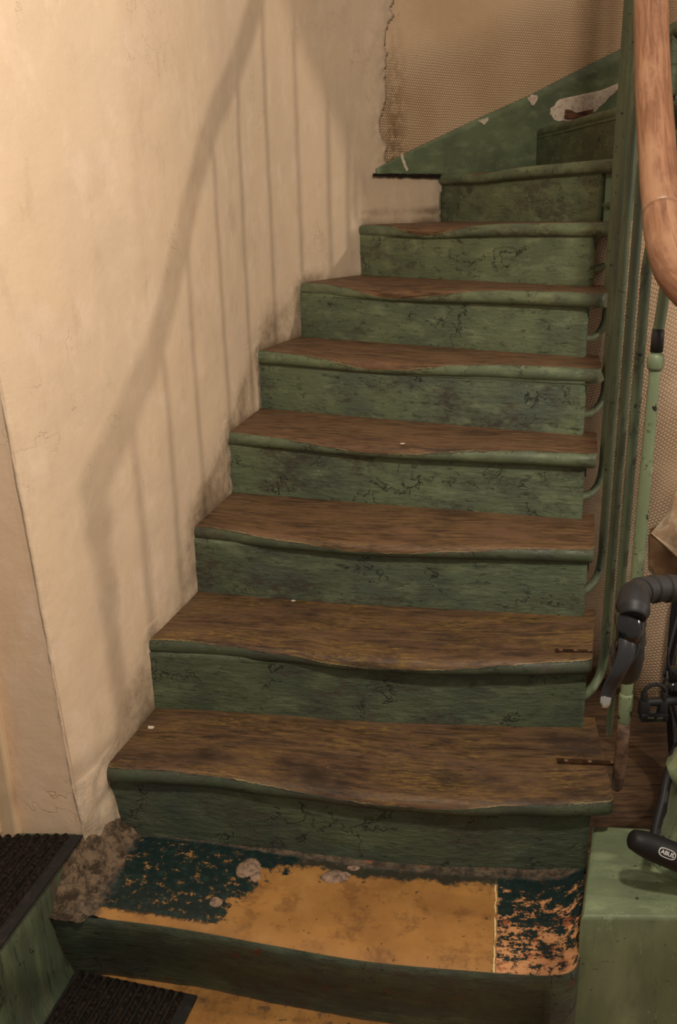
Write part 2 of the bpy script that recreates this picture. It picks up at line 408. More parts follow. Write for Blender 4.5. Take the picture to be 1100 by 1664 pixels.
# reveal beside the doorway, casing and door
def flat_wall(name, a, b, z0, z1, mat, nu=30, nv=60, uvo=0, kind='structure', attrs=None, rough=.002, leanx=0):
    a = Vector((*a, 0)); b = Vector((*b, 0)); L = (b-a).length; d = (b-a)/L; nr = Vector((d.y, -d.x, 0))
    def fn(u, v):
        p = a+d*u+nr*(rough*nz(u*4, v*4, uvo)); p.z = v; p.x += leanx*(v-.27); return p
    return mobj(name, grid(frange(0, L, nu), frange(z0, z1, nv), fn, lambda u, v: (u+uvo, v), None, attrs), mat, kind=kind)
flat_wall('wall_front', (-.665, 1.497), (-.518, 1.490), .2, 3.0, M_REV, 12, 60, 5, leanx=-.042, rough=.001)
n = NT('casing_paint'); v = n.gen(); 
M_CASE = n.end(n.mix(n.ramp(n.noise(n.vec(v, (1, 1, .3)), 12, 6), .4, .7), (.60, .43, .27), (.50, .34, .2)), .55, n.bump(n.noise(v, 40, 6), .3, .002))
bm = bmesh.new()
box(bm, (-.76, 1.474, .25), (-.642, 1.50, 3.0), .006); box(bm, (-.735, 1.468, .27), (-.672, 1.480, 3.0), .004)
casing = obj('trim_1', bm, M_CASE, kind='structure')
bm = bmesh.new(); box(bm, (-1.6, 1.49, .25), (-.755, 1.53, 3.0), .003)
for z0, z1 in ((.4, 1.2), (1.35, 2.1)):
    box(bm, (-1.45, 1.475, z0), (-.9, 1.492, z1), .008)
door = obj('door_1', bm, M_CASE, kind='structure')

# ---------------- floor, landing ----------------
def m_ochre(name, mode):
    n = NT(name); v = n.uv(); x, y, _ = n.sep(v)
    o = n.mix(n.ramp(n.noise(v, 6, 5), .35, .7), (.385, .185, .050), (.26, .118, .032))
    o = n.mix(n.ramp(n.noise(n.vec(v, loc=(2, 3, 1)), 14, 9, .76), .50, .62, 0, .6), o, (.15, .065, .022)); o = n.mix(n.ramp(n.noise(n.vec(v, loc=(6, 3, 1)), 5, 6, .7), .5, .68, 0, .5), o, (.44, .235, .08))
    o = n.mix(n.ramp(n.noise(n.vec(v, loc=(7, 3, 1)), 60, 6, .7), .63, .65, 0, .85), o, (.045, .025, .015))
    k = cracks(n, v, 12, .012); o = n.mix(n.math('MULTIPLY', k, .6), o, (.12, .06, .02))
    h = n.math('MULTIPLY', n.noise(v, 40, 7, .65), .6)
    nb = n.noise(n.vec(v, loc=(5, 1, 9)), 16, 9, .72); nb2 = n.noise(n.vec(v, (1, 1.1, 1), (1, 5, 9)), 40, 8, .80)
    if mode == 'step':
        teal = n.mix(n.ramp(n.noise(v, 50, 6, .7), .5, .66), (.006, .017, .016), (.014, .036, .030))
        # dark teal paint, left end and the back strip
        q = n.math('ADD', x, n.math('MULTIPLY', n.math('SUBTRACT', nb, .5), .34))
        q = n.math('SUBTRACT', q, n.math('MULTIPLY', y, .62))
        ml = n.mul(n.ramp(q, .262, .246), n.ramp(nb2, .585, .56))
        ms = n.mul(n.ramp(n.math('ADD', y, n.math('MULTIPLY', n.math('SUBTRACT', nb, .5), .10)), .198, .210), n.ramp(nb2, .62, .58))
        front = n.ramp(n.math('ADD', y, n.math('MULTIPLY', n.math('SUBTRACT', nb2, .5), .05)), .018, .024)
        ml = n.mul(ml, front)
        # right patch: pinkish base, teal and rust flakes
        mr = n.ramp(n.math('ADD', x, n.math('MULTIPLY', n.math('SUBTRACT', nb2, .5), .012)), .795, .797)
        pk = n.mix(n.ramp(n.noise(n.vec(v, loc=(8, 8, 1)), 20, 6, .7), .52, .6), (.58, .27, .115), (.30, .085, .035))
        st = n.noise(n.vec(v, (1, 1.5, 1), (2, 8, 5)), 30, 9, .82)
        st = n.math('ADD', st, n.math('MULTIPLY', y, .45))
        pk = n.mix(n.ramp(st, .515, .535), pk, teal)
        st2 = n.noise(n.vec(v, (1, 1.8, 1), (4, 1, 5)), 33, 7, .7)
        pk = n.mix(n.ramp(st2, .63, .65, 0, .9), pk, (.35, .2, .05))
        o = n.mix(mr, o, pk)
        ln = n.ramp(n.math('ABSOLUTE', n.math('ADD', n.math('SUBTRACT', x, .792), n.math('MULTIPLY', n.math('SUBTRACT', nb2, .5), .012))), .0022, .0010)
        o = n.mix(n.mul(ln, n.ramp(n.noise(v, 20, 3), .35, .5)), o, (.72, .52, .25))
        o = n.mix(ml, o, teal); o = n.mix(n.mul(ms, .92), o, teal)
        h = n.math('SUBTRACT', h, n.mul(n.math('ADD', n.math('ADD', ml, ms), n.mul(mr, n.ramp(st, .52, .55))), .8))
        h = n.math('ADD', h, n.math('MULTIPLY', ln, 1.2))
        # rubble at the wall end
        rb = n.ramp(n.math('ADD', x, n.math('MULTIPLY', n.math('SUBTRACT', nb, .5), .10)), .070, .045)
        rb = n.math('MAXIMUM', rb, n.mul(n.ramp(n.math('ADD', y, n.math('MULTIPLY', n.math('SUBTRACT', nb2, .5), .03)), .226, .236), .8))
        rc = n.mix(n.ramp(n.noise(v, 40, 8, .75), .4, .62), (.055, .04, .028), (.22, .15, .095))
        rc = n.mix(n.ramp(n.noise(n.vec(v, loc=(4, 4, 1)), 25, 4), .62, .68), rc, (.35, .12, .06))
        o = n.mix(rb, o, rc); h = n.math('ADD', h, n.mul(rb, n.noise(v, 60, 8, .8), 3.))
    else:
        d = n.ramp(n.math('ADD', y, n.math('MULTIPLY', nb, .06)), .0, .03)
        o = n.mix(n.ramp(nb, .55, .66), o, (.10, .06, .035))
    return n.end(o, n.ramp(nb2, .3, .7, .30, .6), n.bump(h, .6, .003), spec=.45)
M_OCHRE = m_ochre('ochre_painted_step', 'step'); M_FLOOR = m_ochre('ochre_painted_floor', 'floor')

me = grid(frange(-.75, 1.9, 120), frange(-.6, 1.43, 90), lambda u, v: Vector((u, v, .002*nz(u*7, v*7))), None)
floor = mobj('floor', me, M_FLOOR, kind='structure')
def land_x(y): return -.544+(y-1.402)*.205
bm = bmesh.new(); ys = frange(-.5, 1.56, 90); zs = frange(0.0, .25, 14)
vv = [[bm.verts.new((land_x(y)+.004*nz(y*9, z*9)+.003*nz(y*30, z*30)+(.012*(max(0, 1-z/.04))) - (.008 if z > .245 else 0), y, z)) for z in zs] for y in ys]
for a, b in zip(vv[:-1], vv[1:]):
    for i in range(len(zs)-1): bm.faces.new((a[i], b[i], b[i+1], a[i+1]))
top = [bm.verts.new((-1.6, y, .252)) for y in ys]
for i in range(len(ys)-1): bm.faces.new((vv[i][-1], vv[i+1][-1], top[i+1], top[i]))
landing = obj('landing', bm, M_LAND, kind='structure', smooth=True)

# wooden floor of the hall behind the newel, plank by plank
def m_plank():
    n = NT('hall_floor_boards'); v = n.vec(n.gen(), (1, 1, 1)); c, h = wood_nodes(n, v, .85, .1, .7)
    return n.end(c, .6, n.bump(h, .4, .003))
M_PLANK = m_plank()
hall = bpy.data.objects.new('floor_hall', None); COL.objects.link(hall); hall['kind'] = 'structure'; hall['label'] = 'worn dark wooden floor behind the newel post'
hall.location = (1., 1.8, 0)
y = 1.45
while y < 2.75:
    wd = .125; bm = bmesh.new()
    box(bm, (.50+.0*y, y+.0015, -.03), (2.4, y+wd-.0015, .0+.0015*random.random()), .0015)
    obj('plank', bm, M_PLANK, hall); y += wd

# wall under the upper flight
UP = spline([(.60, 2.80, 0), (.70, 2.69, 0), (.785, 2.60, 0), (.85, 2.43, 0), (.935, 2.335, 0), (1.1, 2.28, 0), (1.5, 2.2, 0), (2.3, 2.05, 0)], 10)
US = [0]
for a, b in zip(UP[:-1], UP[1:]): US.append(US[-1]+(b-a).length)
def up_pt(s):
    for i in range(len(US)-1):
        if s <= US[i+1]+1e-9: return UP[i].lerp(UP[i+1], (s-US[i])/(US[i+1]-US[i]))
    return UP[-1].copy()
def upz(s): return min(1.51, 1.322+.6*max(0, s-.27))
sA = min(((Vector((.89, 2.35, 0))-p).length, US[i]) for i, p in enumerate(UP))[1]
def fn(u, v): p = up_pt(u); p.z = upz(u)*v-.02*(1-v); p.x -= .003*nz(u*6, v*6); p.y -= .004*nz(u*6, v*6, 3)+.012*max(0, 1-v/.03)*abs(nz(u*30, v*90)); return p
me = grid(frange(0, US[-1]-1e-4, 120), frange(0, 1, 90), fn, lambda u, v: (u*.9+v*.5, v*1.5-u*.35), None, {'dirt': lambda u, v: max(0, 1-v/.07)*1.0})
wright = mobj('wall_right', me, M_WEAVE2, kind='structure')

# ---------------- staircase ----------------
ST = thing('staircase', 'worn green-painted wooden winder staircase climbing between plaster wall and iron balusters', 'staircase', (0, 1.6, .17))
V2 = lambda p: Vector((p[0], p[1], 0))
def sm(t): t = max(0, min(1, t)); return t*t*(3-2*t)
BOW = {1: [(0, 0), (.17, -.002), (.37, .011), (.57, .027), (.69, .029), (.87, .016), (1, 0)],
       2: [(0, 0), (.15, -.002), (.29, .009), (.47, .028), (.65, .03), (.85, .018), (1, 0)],
       3: [(0, 0), (.24, .026), (.42, .032), (.62, .02), (.77, .01), (1, 0)]}
def bow(k, u):
    t = BOW.get(k)
    if not t: return .010*math.sin(PI*max(0, min(1, u)))
    u = max(0, min(1, u))
    for (a, x), (b, y_) in zip(t[:-1], t[1:]):
        if u <= b: return x+(y_-x)*sm((u-a)/(b-a))
    return 0
# wear: how far (m) bare wood runs down over the rounded edge, (centre, half width, depth, base)
WEAR = {1: (.58, .40, .016, .001), 2: (.52, .42, .020, .001), 3: (.50, .40, .021, .001), 4: (.44, .34, .023, -.002), 5: (.40, .30, .027, -.004), 6: (.38, .28, .029, -.004), 7: (.33, .25, .034, -.012), 8: (.30, .20, .034, -.03), 9: (.3, .1, .0, -.05), 10: (.3, .1, 0, -.05), 11: (.3, .1, 0, -.05)}
SAG = {1: .004, 2: .005, 3: .006, 4: .008, 5: .009, 6: .011, 7: .012, 8: .009, 9: .002, 10: .002, 11: .002}
RR = .0190
def tread(k):
    L, R_ = V2(NL[k]), V2(NR[k]); bL, bR = V2(BL[k]), V2(BR[k]); d = (R_-L).normalized(); bR = bR+d*.030; db = (bR-bL).normalized()
    nrm = Vector((d.y, -d.x, 0)); Ln = (R_-L).length; bL = bL-db*.05; e0 = .05/Ln
    L2 = L-d*.05; z0 = Z(k); wc, ww, wd, wb = WEAR[k]
    us = sorted(set(frange(0, 1, 90)+[1-.002, 1-.005, 1-.010]))
    ncol = 14; co = []; uv = []; ed = []; rows = []
    for u in us:
        uu = (u-e0)/(1-e0)
        s = Ln*u*(1+e0); endr = (1-u)*Ln
        rc = .016
        off = bow(k, uu)+.0012*nz(s*18, k*3.1)+.002*nz(s*5, k*7.7)
        if endr < rc: off -= rc-math.sqrt(max(0, rc*rc-(rc-endr)**2))
        bell = math.exp(-((uu-wc)/(ww*.75))**2)
        sag = SAG[k]*bell
        F = L2.lerp(R_, u)+nrm*off
        Bk = bL.lerp(bR, u)+(-nrm)*.02
        thr = wb+(wd+0.004)*bell+.003*nz(s*9, k*5, 2)
        if k == 6 or k == 5: thr -= .010*math.exp(-((uu-.0)/.14)**2)
        cen = F-nrm*RR
        dep = (cen-Bk).length; r = RR
        for j in range(ncol):
            t = 1-(1-j/(ncol-1))**1.6
            P = Bk.lerp(cen, t); sg = sag*t**2.5; P.z = z0-sg+.0008*nz(P.x*12, P.y*12, k)
            co.append(P); p = -(1-t)*dep; uv.append((s+k*1.7, p+k*.9)); ed.append(p-RR*.35-thr)
        for j in range(1, 11):
            a = PI*j/10; P = cen+nrm*(r*math.sin(a)); P.z = z0-sag-r+(r)*math.cos(a)
            if a > PI/2: P.z = z0-sag*(.5+.5*math.cos(a-PI/2))-r+r*math.cos(a)
            p = r*a; co.append(P); uv.append((s+k*1.7, p+k*.9)); ed.append(p-RR*.35-thr)
        P = cen-nrm*.04; P.z = z0-2*r; co.append(P); uv.append((s+k*1.7, .12+k*.9)); ed.append(.1)
    m = ncol+11; fs = []
    for i in range(len(us)-1):
        for j in range(m-1): fs.append((i*m+j, (i+1)*m+j, (i+1)*m+j+1, i*m+j+1)[::-1])
    # underside and right end
    fs.append(tuple((len(us)-1)*m+j for j in range(m)))
    o = mobj('tread', mesh(co, fs, uv, {'edge': ed}), MT[min(k, 9)-1], ST)
    o.data.validate()
    smooth_by_angle(o, 50)
    # cove moulding tucked under the nosing
    L2b = V2(BL[k-1])-d*.05; Rb = V2(BR[k-1])
    d2 = (Rb-L2b).normalized(); n2 = Vector((d2.y, -d2.x, 0)); co = []; uv = []; fs = []
    prof = [(.0, -.068), (.006, -.066), (.008, -.058), (.012, -.050), (.018, -.044), (.023, -.040), (.023, -.037), (0, -.037)]
    N = 50
    for i in range(N+1):
        u = i/N; s = (Rb-L2b).length*u; c0 = L2b.lerp(Rb, u)+d2*(.004 if i == N else 0); bb = bow(k, (u-e0)/(1-e0))*.6
        for a, b in prof:
            P = c0+n2*(a+bb*(a/.021)+.0008*nz(s*20, k)); P.z = z0+b-(SAG[k]*math.exp(-((u-wc)/(ww*.75))**2))*.4; co.append(P); uv.append((s+k, b*2))
    m = len(prof)
    for i in range(N):
        for j in range(m-1): fs.append((i*m+j, (i+1)*m+j, (i+1)*m+j+1, i*m+j+1))
    fs.append(tuple(N*m+j for j in range(m))[::-1])
    c = mobj('cove_moulding', mesh(co, fs, uv), M_MOULD, None); setp(c, o)
    smooth_by_angle(c, 50)
    return o
def riser(k):
    a, b = V2(BL[k-1]), V2(BR[k-1]); d = (b-a).normalized(); nr = Vector((d.y, -d.x, 0)); a2 = a-d*.05; Ln = (b-a2).length
    z0, z1 = Z(k-1)-.012, Z(k)-.03
    bw = BOW.get(k)
    def fn(u, v):
        p = a2+d*u+nr*(.0015*nz(u*6, v*6, k)+bow(k, u/Ln)*(.5 if k > 1 else .8)); p.z = v; return p
    me = grid(frange(0, Ln, 70), frange(z0, z1, 14), fn, lambda u, v: (u+k*2.3, v-z0))
    o = mobj('riser', me, MR[min(k, 9)-1], ST)
    md = o.modifiers.new('thick', 'SOLIDIFY'); md.thickness = .022; md.offset = 1
    return o
for k in range(1, 12): tread(k); riser(k)

# closing board between the ends of the eighth and ninth steps
bm = bmesh.new()
P = [Vector((.800, 2.775, 0)), Vector((.90, 2.765, 0)), Vector((.965, 2.79, 0))]
for a, b in zip(P[:-1], P[1:]):
    d = (b-a).normalized(); nn = Vector((-d.y, d.x, 0))*.02
    vs_ = []
    for q in (a, b, b+nn, a+nn):
        for z in (1.33, 1.5): vs_.append(bm.verts.new((q.x, q.y, z)))
    for f in ((0, 2, 3, 1), (2, 4, 5, 3), (4, 6, 7, 5), (6, 0, 1, 7), (0, 6, 4, 2), (1, 3, 5, 7)): bm.faces.new([vs_[i] for i in f])
obj('string_board', bm, M_SKIRT, ST)

# painted masonry bottom step
SF = [(-.56, 1.36), (-.528, 1.356), (-.454, 1.352), (-.3, 1.321), (-.14, 1.279), (.034, 1.236), (.243, 1.206), (.34, 1.197), (.382, 1.207), (.400, 1.236)]
front = spline([(x, y, 0) for x, y in SF], 10)
FL = [0]
for a, b in zip(front[:-1], front[1:]): FL.append(FL[-1]+(b-a).length)
co = []; uv = []; fs = []; A0, B0 = Vector((-.52, 1.64, 0)), Vector((.480, 1.50, 0)); m1 = 16
for i, p in enumerate(front):
    u = FL[i]/FL[-1]; bk = A0.lerp(B0, u)
    x = (p-front[0]).length
    for j in range(m1):
        t = j/(m1-1); q = p.lerp(bk, t); s = FL[i]-.03
        zz = .17-(.006*(1-min(1, t/.06)))+.0015*nz(q.x*14, q.y*14)
        if q.x < -.42: zz += .016*max(0, (-.42-q.x)/.08)*(.4+nz(q.x*45, q.y*45)+.5*nz(q.x*110, q.y*110))
        q = q.copy(); q.z = zz; co.append(q); uv.append((s, (q-Vector((p.x, p.y, zz))).length))
for i in range(len(front)-1):
    for j in range(m1-1): fs.append((i*m1+j, (i+1)*m1+j, (i+1)*m1+j+1, i*m1+j+1))
step = mobj('bottom_step', mesh(co, fs, uv), M_OCHRE, ST, label='masonry bottom step with ochre top, teal and rust patches')
co = []; uv = []; fs = []; zz = [.167, .160, .15, .12, .09, .06, .03, .0]
for i, p in enumerate(front):
    nn = Vector((-.15, -.99, 0)); s = FL[i]
    rec = .0 
    for z in zz:
        q = p+(nn if z < .163 else nn*0)*(.0025*nz(s*12, z*12)+.002*nz(s*40, z*40)-.034*sm((.16-z)/.16)*(1 if s < FL[-1]-.08 else .2)+(.004 if z < .165 else 0)); q.z = z; co.append(q); uv.append((s+20, z))
m1 = len(zz)
for i in range(len(front)-1):
    for j in range(m1-1): fs.append((i*m1+j, i*m1+j+1, (i+1)*m1+j+1, (i+1)*m1+j))
def m_sfront():
    n = NT('bottom_step_front_paint'); v = n.uv(); c, h, gr = green_nodes(n, v, .9, .55, 3)
    r = n.ramp(n.noise(n.vec(v, loc=(5, 3, 8)), 18, 5, .6), .64, .68)
    c = n.mix(n.math('MULTIPLY', r, .8), c, (.13, .03, .015))
    y = n.sep(v)[1]
    c = n.mix(n.ramp(n.math('ADD', y, n.math('MULTIPLY', n.noise(v, 30, 5), .02)), .02, .005, 0, .7), c, (.16, .10, .06))
    return n.end(c, .6, n.bump(h, .7, .005), spec=.35)
o = mobj('step_front', mesh(co, fs, uv), m_sfront(), None); setp(o, step)
# lumps of old filler stuck to the bottom step
n = NT('grey_filler'); v = n.gen(); M_LUMP = n.end(n.mix(n.ramp(n.noise(v, 90, 6, .7), .4, .65), (.30, .19, .12), (.10, .065, .05)), .8, n.bump(n.noise(v, 120, 6), .6, .002))
for (x, y_, r, sx, sy) in ((-.024, 1.445, .024, 1.3, .7), (.012, 1.468, .010, 1.3, .8), (-.251, 1.384, .014, 1, .9), (-.195, 1.475, .026, 1, 1), (-.18, 1.455, .014, .8, 1.3)):
    bm = bmesh.new(); bmesh.ops.create_icosphere(bm, subdivisions=3, radius=r)
    for q in bm.verts:
        f = 1+.35*nz(q.co.x*60+x*50, q.co.y*60, q.co.z*60); q.co = Vector((q.co.x*sx*f, q.co.y*sy*f, q.co.z*.22*f)); q.co += Vector((x, y_, .1705))
    o = obj('filler_lump', bm, M_LUMP, None, True); setp(o, step)
n = NT('rubble'); v = n.gen(); M_RUB2 = n.end(n.mix(n.ramp(n.noise(v, 30, 8, .75), .42, .60), (.06, .042, .028), (.24, .165, .105)), .9, n.bump(n.noise(v, 60, 8, .8), 1., .006), spec=.1)
co = []; fs = []; NY, NX = 60, 26
for i in range(NY+1):
    y_ = 1.345+.30*i/NY; xa = land_x(y_)-.004 if y_ < 1.485 else -.525+(y_-1.485)*.3; xb = -.487+(y_-1.345)*.30+.012*nz(y_*20, 2); za = .245 if y_ > 1.44 else .176+.069*sm((y_-1.345)/.095)
    for j in range(NX+1):
        t = j/NX; x = xa+(xb-xa)*t; z = za+(.168-za)*sm(t**.8)
        g = math.sin(PI*t)**.5*(.010*nz(x*22, y_*22)+.009*nz(x*55, y_*55)+.005*nz(x*140, y_*140))
        co.append((x+g*.5, y_+g*.3, z+g)); 
for i in range(NY):
    for j in range(NX): fs.append((i*(NX+1)+j, i*(NX+1)+j+1, (i+1)*(NX+1)+j+1, (i+1)*(NX+1)+j))
o = mobj('rubble_edge', mesh(co, fs), M_RUB2, None, label='crumbling mortar along the wall'); setp(o, step)
def subpart(o, par): setp(o, par); return o

# green block carrying the newel
bm = bmesh.new()
P = [(.398, 1.240), (.95, 1.215), (.98, 1.42), (.485, 1.480)]
lo = [bm.verts.new((x, y_, -.0)) for x, y_ in P]; hi = [bm.verts.new((x, y_, .25)) for x, y_ in P]
for i in range(4): bm.faces.new((lo[i], lo[(i+1) % 4], hi[(i+1) % 4], hi[i]))
bm.faces.new(hi); bm.faces.new(lo[::-1])
es = [e for e in bm.edges if all(v.co.z > .2 for v in e.verts)]
bmesh.ops.bevel(bm, geom=es, offset=.009, segments=4, affect='EDGES', profile=.5)
block = obj('newel_block', bm, M_BLOCK, ST, label='green gloss painted block under the newel post'); smooth_by_angle(block, 30)

# skirting board on the wall above the eighth step
def sk_top(s):
    pts = [(SK_A, 1.545), (wall_s(.42, 3.605), 1.665), (wall_s(.784, 3.836), 1.82), (wall_s(1.187, 3.98), 1.995), (wall_s(1.75, 4.03), 2.25), (SMAX, 2.6)]
    for (a, x), (b, y_) in zip(pts[:-1], pts[1:]):
        if s <= b: return x+(y_-x)*(s-a)/(b-a)
    return 2.6
SK_A = wall_s(.175, 3.365)
def fn(u, v):
    t = sk_top(u); b = 1.500 if u < SK[8] else 1.45
    b = 1.527+.002*nz(u*60, 1) if u < S8+.02 else 1.47
    z = b+(t-b)*v; p = wall_pt(u, .012+.001*nz(u*9, z*9)); p.z = z; return p
me = grid(frange(SK_A, SMAX-.01, 130), frange(0, 1, 12), fn, lambda u, v: (u, fn(u, v).z))
skirt = mobj('skirting_board', me, M_SKIRT, ST)
md = skirt.modifiers.new('thick', 'SOLIDIFY'); md.thickness = .014; md.offset = -1
# dark crack of bare wood under the skirting and paint losses
n = NT('bare_old_wood'); M_BARE = n.end(n.mix(n.ramp(n.noise(n.vec(n.gen(), (1, 1, 6)), 20, 5), .4, .6), (.20, .085, .04), (.07, .03, .018)), .7)
n = NT('white_primer'); M_PRIM = n.end(n.mix(n.ramp(n.noise(n.gen(), 60, 6, .7), .45, .65), (.72, .62, .50), (.55, .36, .26)), .75, n.bump(n.noise(n.gen(), 90, 6), .5, .002))
def patch_on_skirt(name, s0, z0, pts, mat, off, par=skirt):
    bm = bmesh.new(); c = []
    P = [Vector(p+(0,)) for p in pts]; P = spline(P+[P[0]], 5)[:-1]
    vs_ = []
    for q in P:
        s = s0+q.x+.007*nz(q.x*90, q.y*90); z = z0+q.y+.007*nz(q.y*90, q.x*90, 4); w_ = wall_pt(s, off); vs_.append(bm.verts.new((w_.x, w_.y, z)))
    f = bm.faces.new(vs_); bmesh.ops.triangulate(bm, faces=[f])
    r = bmesh.ops.extrude_face_region(bm, geom=bm.faces[:])
    nrm = wall_pt(s0, 0)-wall_pt(s0, .0018)
    for g in r['geom']:
        if isinstance(g, bmesh.types.BMVert): g.co += nrm
    return subpart(obj(name, bm, mat, None), par)
sx = wall_s(.90, 3.88)
patch_on_skirt('primer_patch', sx, 1.757, [(0, 0), (.014, .027), (.054, .054), (.08, .044), (.108, .052), (.14, .045), (.162, .057), (.2, .027), (.243, .063), (.283, .10), (.318, .115), (.318, .095), (.27, .055), (.216, .01), (.15, -.02), (.08, -.027), (.03, -.027)], M_PRIM, .0145)
patch_on_skirt('bare_wood_patch', sx, 1.757, [(.068, -.018), (.075, .010), (.10, .022), (.135, .029), (.19, .022), (.205, .008), (.15, -.016), (.1, -.022)], M_BARE, .0165)
patch_on_skirt('primer_chip', wall_s(.775, 3.83), 1.807, [(-.02, 0), (.0, .012), (.025, .010), (.02, -.014), (.0, -.02)], M_PRIM, .0145)
patch_on_skirt('primer_chip', wall_s(.56, 3.71), 1.722, [(-.02, -.004), (.0, .006), (.028, .008), (.01, -.012)], M_PRIM, .0145)
patch_on_skirt('primer_chip', wall_s(.27, 3.46), 1.575, [(-.006, .02), (.004, .022), (.012, 0), (.03, -.03), (.02, -.035), (.0, -.002)], M_PRIM, .0145)

# dark gap and ragged wood under the left end of the skirting
bm = bmesh.new(); N = 30; r0 = []; r1 = []
for i in range(N+1):
    s = SK_A-.03+(S8+.0-SK_A+.03)*i/N
    p = wall_pt(s, .0125); r0.append(bm.verts.new((p.x, p.y, 1.529+.003*nz(s*50, 0)))); p = wall_pt(s, .0125); r1.append(bm.verts.new((p.x, p.y, 1.519+.004*nz(s*70, 3)-.004*(i/N))))
for i in range(N): bm.faces.new((r0[i], r0[i+1], r1[i+1], r1[i]))
bmesh.ops.solidify(bm, geom=bm.faces[:], thickness=.006)
n = NT('dark_gap_wood'); M_GAP = n.end((.03, .017, .010), .9)
subpart(obj('gap_filler', bm, M_GAP, None, label='dark ragged wooden edge'), skirt)

# balusters
ROD = {0: (.546, 1.53), 1: (.562, 1.66), 2: (.585, 1.80), 3: (.620, 1.98), 4: (.659, 2.15), 5: (.702, 2.32), 6: (.742, 2.49), 7: (.788, 2.64), 8: (.86, 2.70), 9: (.97, 2.66)}
RAILP = [(1.12, 2.46, 3.35), (.98, 2.62, 3.05), (.86, 2.66, 2.75), (.80, 2.60, 2.52), (.752, 2.45, 2.27), (.702, 2.25, 2.011), (.667, 2.1, 1.873), (.635, 1.98, 1.783), (.599, 1.82, 1.621), (.579, 1.7, 1.478), (.566, 1.62, 1.395), (.556, 1.56, 1.350), (.553, 1.50, 1.305), (.566, 1.44, 1.272), (.590, 1.39, 1.255), (.612, 1.365, 1.25)]
railc = spline([Vector(p) for p in RAILP], 8)
def rail_near(xy): return min(railc, key=lambda p: (p.x-xy[0])**2+(p.y-xy[1])**2)
for k, (x, y_) in ROD.items():
    p = rail_near((x, y_)); zt = p.z-.012
    bm = bmesh.new(); r = .0098 if k else .0102
    pts = [(p.x, p.y, zt), (x*.35+p.x*.65, y_*.35+p.y*.65, zt-.05), (x, y_, zt-.12)]
    if k >= 2 and k <= 9:
        z0 = Z(k)-.085; tgt = Vector(BR[min(k-1, 8)]); 
        tx, ty = BR[k-1][0], BR[k-1][1]
        # scroll: swings in under the nosing to the end of the riser
        a = Vector((x, y_, z0+.03)); e = Vector((tx-.01, ty+.012, z0-.04))
        curve = [(x, y_, zt-.3), (x, y_, z0+.10), (x, y_, z0+.05)]+[((1-t)**2*a+2*t*(1-t)*Vector((x, y_, z0-.055))+t*t*e)[:] for t in (0, .2, .4, .6, .8, 1)]
    elif k == 1: curve = [(x, y_, zt-.3), (x, y_, .8), (x, y_, .36), (x, y_, .33)]
    else: curve = [(x, y_, 1.17), (x, y_, .9), (x, y_, .52), (x, y_, .40), (x-.001, y_, .33), (x-.003, y_, .295)]
    pts += curve
    rad = [r]*len(pts)
    if k == 1: rad[-1] = .003; rad[-2] = .007
    if k == 0: rad = [.0095]*4+[.0115]*(len(pts)-6)+[.0115, .007]
    tube(bm, pts, rad, 12)
    o = obj('baluster', bm, M_RODL if k == 0 else M_ROD, ST, label='lighter green chipped iron baluster' if k == 0 else None); smooth_by_angle(o, 50)
    if k == 0:
        bm = bmesh.new(); lathe(bm, (x, y_), [(.0112, 1.135), (.0135, 1.140), (.0145, 1.150), (.0135, 1.158), (.011, 1.163)], 16)
        c = subpart(obj('collar', bm, M_RODL, None, True), o)
        bm = bmesh.new(); lathe(bm, (x, y_), [(.0105, .44), (.013, .452), (.0135, .505), (.012, .512)], 16)
        c = subpart(obj('collar', bm, M_RODL, None, True), o)
        n = NT('rusty_iron'); v = n.gen(); M_RUST = n.end(n.mix(n.ramp(n.noise(v, 45, 6, .7), .4, .62), (.055, .026, .016), (.14, .075, .045)), .65, n.bump(n.noise(v, 90, 5), .6, .002))
        bm = bmesh.new(); tube(bm, [(x, y_, .45), (x, y_, .40), (x-.001, y_, .34), (x-.003, y_, .30), (x-.004, y_, .292)], [.0122, .0125, .0125, .0115, .006], 12)
        subpart(obj('rusty_foot', bm, M_RUST, None, True, label='bare rusty foot'), o)
        n = NT('bare_black_iron'); M_BLK = n.end((.010, .008, .007), .6)
        bm = bmesh.new(); tube(bm, [(x, y_, 1.166), (x, y_, 1.19), (x, y_, 1.205)], [.0106, .0108, .0098], 12)
        subpart(obj('bare_iron_band', bm, M_BLK, None, True, label='bare black iron band'), o)

# handrail
def m_rail():
    n = NT('handrail_wood'); v = n.uv()
    g = n.noise(n.vec(v, (2.2, 26, 1)), 4, 8, .65, .8)
    c = n.mix(n.ramp(g, .32, .7), (.17, .070, .036), (.32, .155, .082))
    c = n.mix(n.ramp(n.noise(n.vec(v, (2, 4, 1), (3, 3, 3)), 3.5, 5, .6), .46, .66, 0, .75), c, (.37, .20, .115))
    c = n.mix(n.ramp(n.noise(n.vec(v, (3, 5, 1), (1, 7, 3)), 4, 6, .6), .55, .72, 0, .8), c, (.15, .062, .036))
    k = n.ramp(n.noise(n.vec(v, (5, 40, 1), (1, 1, 9)), 4, 3, .5, .6), .68, .71)
    c = n.mix(n.math('MULTIPLY', k, .35), c, (.05, .02, .01))
    return n.end(c, .42, n.bump(n.math('SUBTRACT', g, k), .25, .002), spec=.5)
M_RAIL = m_rail()
cut = min(range(len(railc)), key=lambda i: abs(railc[i].z-1.385))
